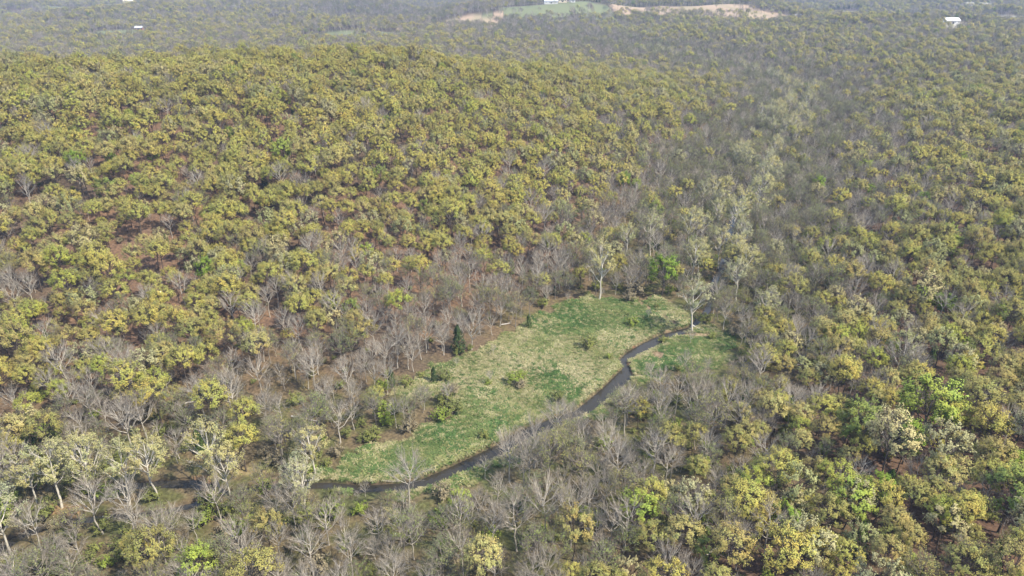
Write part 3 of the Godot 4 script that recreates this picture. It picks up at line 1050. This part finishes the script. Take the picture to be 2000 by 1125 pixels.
	for q in picked:
		var p := Vector2(q[1], q[2])
		var s := axis(p)
		var e := {"kind": q[0], "p": p, "s": s, "size": q[3], "hue": q[4], "label": q[5], "variant": rng.randi() % KINDS[q[0]][0].size()}
		finish(e)
		trees.append(e)
	var near := {}
	for e in trees:
		near[Vector2i((e.p / 4.0).floor())] = true
	# ---- the forest: a jittered lattice that widens with distance
	var d := 62.0
	while d < 3000.0:
		var step := 5.05 + 0.25 * smoothstep(120.0, 300.0, d) + 0.7 * smoothstep(500.0, 900.0, d) + 1.8 * smoothstep(900.0, 2400.0, d)
		var half := d * 0.80 + 75.0
		var x := -half + rng.randf() * step
		while x < half:
			var p := Vector2(x + rng.randf_range(-0.42, 0.42) * step, d + rng.randf_range(-0.42, 0.42) * step)
			x += step
			candidate(p, trees, near)
		d += step
	# ---- young growth and shrubs beneath
	var low := []
	d = 64.0
	while d < 560.0:
		var step := 4.3 + d * 0.006
		var half := d * 0.80 + 40.0
		var x := -half
		while x < half:
			var p := Vector2(x + rng.randf_range(-0.5, 0.5) * step, d + rng.randf_range(-0.5, 0.5) * step)
			x += step
			undergrowth(p, low)
		d += step
	share_out(trees, low)


func finish(e: Dictionary) -> void:
	var p: Vector2 = e.p
	e.y = height(p, e.s) - 0.15
	var size: float = e.size
	var b := Basis(Vector3.UP, rng.randf() * TAU)
	b = Basis(Vector3(rng.randfn(), 0, rng.randfn()).normalized(), rng.randfn(0, 0.045)) * b
	b = b.scaled(Vector3(size * rng.randf_range(0.93, 1.08), size, size * rng.randf_range(0.93, 1.08)))
	e.xf = Transform3D(b, Vector3(p.x, e.y, -p.y))
	e.at = on_screen(Vector3(p.x, e.y + 10.0 * size * (0.3 if e.kind == "shrub" else 1.0), -p.y))


func candidate(p: Vector2, trees: Array, near: Dictionary) -> void:
	if in_meadow(p) or near.has(Vector2i((p / 4.0).floor())) or (field_at(p) >= 0 and rng.randf() > 0.035):
		return
	var s := axis(p)
	if absf(s) < 50.0 and p.y < 700.0 and creek_gap(p) < (4.5 if p.y < 203.0 else 1.2):
		return
	# keep the sight lines over the open meadow and its pools: low growth only on their near side
	var fringe := p.y < 200.0 and p.x > -60.0 and p.x < 80.0 and (Geometry2D.is_point_in_polygon(p * (1.0 + 7.0 / p.y), MEADOW) or Geometry2D.is_point_in_polygon(p * (1.0 + 13.0 / p.y), MEADOW))
	if fringe and rng.randf() < (0.7 if p.x > 34.0 else 0.3):
		return
	if p.y < 178.0 and p.x > -52.0 and p.x < 37.0:
		for k in [4.0, 8.0, 12.0, 16.0]:
			var q: Vector2 = p * (1.0 + k / p.y)
			if (q.x < 5.0 or q.x > 19.0) and (q.x < -31.0 or q.x > -21.0) and q.y > 123.0 and creek_gap(q) < 0.6:
				return
	var a := noise_a.get_noise_2d(p.x, p.y)
	var c := noise_a.get_noise_2d(p.y * 0.7 + 300.0, p.x * 0.7)
	var bareness := 0.14 + (0.55 + 0.38 * smoothstep(215.0, 290.0, p.y)) * exp(-pow(s / (60.0 + 12.0 * smoothstep(220.0, 320.0, p.y)), 2.0)) + a * 0.24
	if s < -20.0:
		bareness += 0.02 + 0.06 * smoothstep(250.0, 450.0, p.y)
		if p.y < 175.0:
			bareness += 0.48 * smoothstep(36.0, 16.0, p.x - (p.y - 110.0) * 0.55)
	elif p.y < 235.0:
		bareness += 0.5 * smoothstep(46.0, 8.0, p.x * -0.5 + (p.y - 130.0) * 0.12 - 14.0 + a * 20.0)
	bareness += 0.10 * smoothstep(560.0, 900.0, p.y) + (0.46 if p.x < 160.0 else 0.2) * smoothstep(560.0, 860.0, p.y)
	if s > 60.0:
		bareness -= 0.05
	var density := 0.93
	if absf(s) < 45.0 and p.y < 240.0:
		density = 0.62 if s > 0.0 else (0.88 if p.x > -30.0 else 0.66)
	if s > 20.0:
		density = lerpf(0.79, 0.94, smoothstep(190.0, 340.0, p.y + a * 60.0))
		bareness += 0.08 * (1.0 - smoothstep(200.0, 330.0, p.y))
	elif s < -30.0:
		density = 0.92
	bareness = clampf(bareness, 0.05, 0.94)
	if rng.randf() > density:
		return
	var kind := "oak"
	var size := clampf(rng.randfn(0.78, 0.15) + a * 0.16, 0.45, 1.25)
	var k := rng.randf()
	if absf(s) < 13.0 + 14.0 * a and p.y > 232.0 and p.y < 1000.0 and rng.randf() < (0.27 if p.y < 420.0 else 0.2):
		kind = "sycamore"
		size = rng.randf_range(0.62, 0.95)
	elif k < bareness:
		kind = "budding" if rng.randf() < 0.24 + (0.3 if p.y > 200.0 else 0.06) * exp(-pow(s / 60.0, 2.0)) else "bare"
	else:
		var r := rng.randf()
		var sl := 0.10 + 0.10 * smoothstep(0.1, 0.5, c) + (0.05 if s < -20.0 else 0.0)
		var gl := 0.022 + (0.03 if s < 0.0 else 0.0) + 0.05 * smoothstep(0.25, 0.5, -c)
		if r < sl:
			kind = "silver"
		elif r < sl + gl:
			kind = "green"
			size *= 0.85
		elif r < sl + gl + 0.012 + 0.10 * exp(-pow(s / 60.0, 2.0)):
			kind = "cedar"
			size = rng.randf_range(0.6, 1.2)
	if fringe and kind != "bare" and kind != "budding" and rng.randf() < 0.7:
		return
	if fringe:
		size *= 0.75
	if p.y > 900.0 and kind != "cedar":
		size *= 1.0 + 0.28 * smoothstep(700.0, 1800.0, p.y)
	var hues: int = PALETTE[kind].size()
	var hue := rng.randi() % hues
	if kind == "bare" and p.y > 230.0 and p.y < 560.0 and rng.randf() < 0.6:
		hue = 2
	if kind == "oak":   # golden and yellow-green on the hillside, duller across the creek
		var t := rng.randf() + 0.35 * c
		if s > 0.0:
			hue = 0 if t < 0.26 else (1 if t < 0.62 else (4 if t < 0.78 else (2 if t < 0.9 else (3 if t < 1.0 else 5))))
		else:
			hue = 2 if t < 0.30 else (1 if t < 0.5 else (0 if t < 0.68 else (3 if t < 0.82 else (4 if t < 0.95 else 5))))
	var e := {"kind": kind, "p": p, "s": s, "size": size, "hue": hue, "variant": rng.randi() % KINDS[kind][0].size()}
	finish(e)
	trees.append(e)


func undergrowth(p: Vector2, low: Array) -> void:
	var open := in_meadow(p)
	if open and rng.randf() > 0.10:
		return
	var s := axis(p)
	var gap := 99.0
	if absf(s) < 50.0:
		gap = creek_gap(p)
	if gap < (3.0 if open else 1.4):
		return
	var thicket := p.x > -38.0 and p.x < -11.0 and p.y > 146.0 and p.y < 168.0
	var valley := exp(-pow(s / 55.0, 2.0))
	var a := noise_a.get_noise_2d(p.x * 1.7 + 500.0, p.y * 1.7)
	if not open and not thicket and rng.randf() > 0.34 + 0.60 * valley + a * 0.3 + (0.1 if p.x < -35.0 and p.y < 125.0 else 0.0):
		return
	var k := rng.randf()
	var kind := "shrub"
	var size := rng.randf_range(0.45, 1.15) * (1.25 if p.x < -35.0 and p.y < 122.0 else 1.0)
	var hue := rng.randi() % 4
	if k < 0.5 - 0.25 * valley:
		kind = "bare"
		size = rng.randf_range(0.22, 0.5)
	elif valley > 0.5:
		size *= 1.25
	if thicket:
		size *= 1.3
	if kind == "shrub" and valley < 0.3:
		size *= 0.8
		hue = [0, 1, 2, 2][rng.randi() % 4]
	var e := {"kind": kind, "p": p, "s": s, "size": size, "hue": hue, "variant": rng.randi() % KINDS[kind][0].size()}
	finish(e)
	low.append(e)


func share_out(trees: Array, low: Array) -> void:
	# the 300 of each kind that show largest are things of their own, the rest one mass of their kind
	var by := {}
	for e in trees:
		if not by.has(e.kind):
			by[e.kind] = []
		by[e.kind].append(e)
	for e in low:
		if e.kind == "shrub":
			by.shrub.append(e)
	var saplings := []
	for e in low:
		if e.kind == "bare":
			saplings.append(e)
	var alone := []
	for kind in by:
		var inside := []
		for e in by[kind]:
			e.shows = e.size / e.at.z
			var seen: bool = e.at.x > -15.0 and e.at.x < 2015.0 and e.at.y > 5.0 and e.at.y < 1135.0
			if e.has("label"):
				e.shows += 1.0
				seen = true
			if seen:
				inside.append(e)
		inside.sort_custom(func(m, n): return m.shows > n.shows)
		for k in mini(300, inside.size()):
			inside[k].own = true
			alone.append(inside[k])
	# labels: what it looks like, where it stands, and its turn among its like
	var cells := {}
	for e in alone:
		if e.has("label"):
			continue
		var size: String = "large" if e.size > 0.88 else ("small" if e.size < 0.68 else "medium")
		if e.kind == "bare":
			size = "tall" if e.size > 0.88 else ("short" if e.size < 0.68 else "mid-height")
		e.text = "%s %s %s %s" % [size, PALETTE[e.kind][e.hue][0], SAID[e.kind], place_name(e.p, e.s, e.at.y)]
		if not cells.has(e.text):
			cells[e.text] = []
		cells[e.text].append(e)
	for text in cells:
		var c: Array = cells[text]
		c.sort_custom(func(m, n): return m.at.x < n.at.x)
		for k in c.size():
			c[k].label = text if c.size() == 1 else "%s, %s from left" % [text, ordinal(k)]
	for e in alone:
		var o := individual(e)
		tag(o, e.label, SORT[e.kind], GROUPS[e.kind])
	# the rest
	var mass := {"oak": ["oak_forest", "unbroken golden canopy of budding oaks covering the hills"], "silver": ["silvery_oak_forest", "silvery budding oaks scattered through the far canopy"], "green": ["leafy_tree_forest", "green leafed trees dotted through the far canopy"], "budding": ["budding_forest", "grey woods with a first haze of olive buds along the valley"], "bare": ["bare_forest", "grey leafless woods along the valley and over the far hills"], "sycamore": ["sycamore_forest", "pale sycamores lining the creek far up the valley"], "cedar": ["cedar_forest", "dark cedars dotted through the far woods"], "shrub": ["shrub_undergrowth", "low shrubs beneath the trees"]}
	for kind in by:
		var sets := {}
		for e in by[kind]:
			if e.has("own"):
				continue
			pour(e, kind, sets)
		drain(mass[kind][0], mass[kind][1], kind, sets)
	var sets := {}
	for e in saplings:
		pour(e, "bare", sets)
	drain("sapling_undergrowth", "thin grey leafless saplings beneath the trees", "bare", sets)


func pour(e: Dictionary, kind: String, sets: Dictionary) -> void:
	var lod := 0 if e.at.z < 300.0 else (1 if e.at.z < 750.0 else 2)
	var key: int = lod * 16 + int(e.variant) % int(MESH[kind][lod].size())
	if not sets.has(key):
		sets[key] = [[], []]
	sets[key][0].append(e.xf)
	var c: Color = PALETTE[kind][e.hue][1]
	var other: Color = PALETTE[kind][rng.randi() % PALETTE[kind].size()][1]
	c = c.lerp(other, rng.randf() * 0.35) * rng.randf_range(0.85, 1.12)
	sets[key][1].append(c)


func drain(called: String, label: String, kind: String, sets: Dictionary) -> void:
	if sets.is_empty():
		return
	var holder := Node3D.new()
	holder.name = called
	add_child(holder)
	tag(holder, label, "", "", "stuff")
	for key in sets:
		scatter("trees" if kind != "shrub" else "shrubs", MESH[kind][key / 16][key % 16], sets[key][0], sets[key][1], holder)


# ---------------------------------------------------------------- fallen trees
func build_logs() -> void:
	# x, distance, length, turn, tone, label
	for q in [
		[-90.5, 116.5, 7.0, -0.4, 0.36, "grey fallen trunk half in the creek in the lower left"],
		[-47.5, 127.8, 3.5, 0.1, 0.45, "short white driftwood log at the end of the hidden creek"],
		[61.0, 118.0, 9.0, 0.35, 0.4, "grey fallen trunk under the oaks in the lower right"],
		[88.0, 116.0, 8.0, -0.5, 0.45, "pale fallen trunk on brown litter below the cream-tinted oak"],
		[42.0, 104.0, 8.0, 0.7, 0.5, "pale fallen trunk slanting between oaks near the bottom"],
		[-2.0, 205.0, 3.5, 0.3, 0.36, "bowed pale log at the forest edge above the dark cedar pair"],
		[-56.0, 152.0, 8.0, -0.3, 0.4, "grey log on the leaf litter behind the round yellow-green oak"],
		[-88.0, 160.0, 9.0, 0.4, 0.45, "pale log on the lower left slope among oaks"],
		[-36.0, 190.0, 7.0, 0.9, 0.4, "grey log under bare trees left of the tall dark cedar"],
		[84.0, 176.0, 9.0, 0.2, 0.4, "long grey log behind the dome-crowned yellow oak"],
		[63.0, 203.0, 6.0, -0.9, 0.5, "pale log slanting down to the uppermost pool"],
	]:
		var o := Node3D.new()
		o.name = numbered("fallen_log")
		var p := Vector2(q[0], q[1])
		o.position = Vector3(p.x, height(p, axis(p)) + 0.22, -p.y)
		o.rotation = Vector3(0, q[3], rng.randfn(0, 0.04))
		add_child(o)
		tag(o, q[5], "log")
		var key := "log_bark_%d" % int(q[4] * 100.0)
		if not M.has(key):
			M[key] = mat(Color(q[4], q[4] * 0.93, q[4] * 0.82), 0.95, false)
		var l: float = q[2]
		var b := MB.new()
		b.tube(PackedVector3Array([Vector3(-l * 0.5, 0, 0), Vector3(-l * 0.1, 0.12, 0.15), Vector3(l * 0.25, 0.05, -0.1), Vector3(l * 0.5, 0.15, 0.1)]), PackedFloat32Array([0.26, 0.22, 0.16, 0.07]), 7, Color.WHITE)
		part("trunk", one(b, M[key]), o)
		for k in 4:
			var t := rng.randf_range(0.0, 0.45) * l
			var c := MB.new()
			var e := Vector3(t + rng.randf_range(0.4, 1.2), rng.randf_range(0.4, 1.5), rng.randf_range(-1.4, 1.4))
			c.tube(PackedVector3Array([Vector3(t, 0.1, 0), e]), PackedFloat32Array([0.07, 0.025]), 4, Color.WHITE)
			part("branch", one(c, M[key]), o)
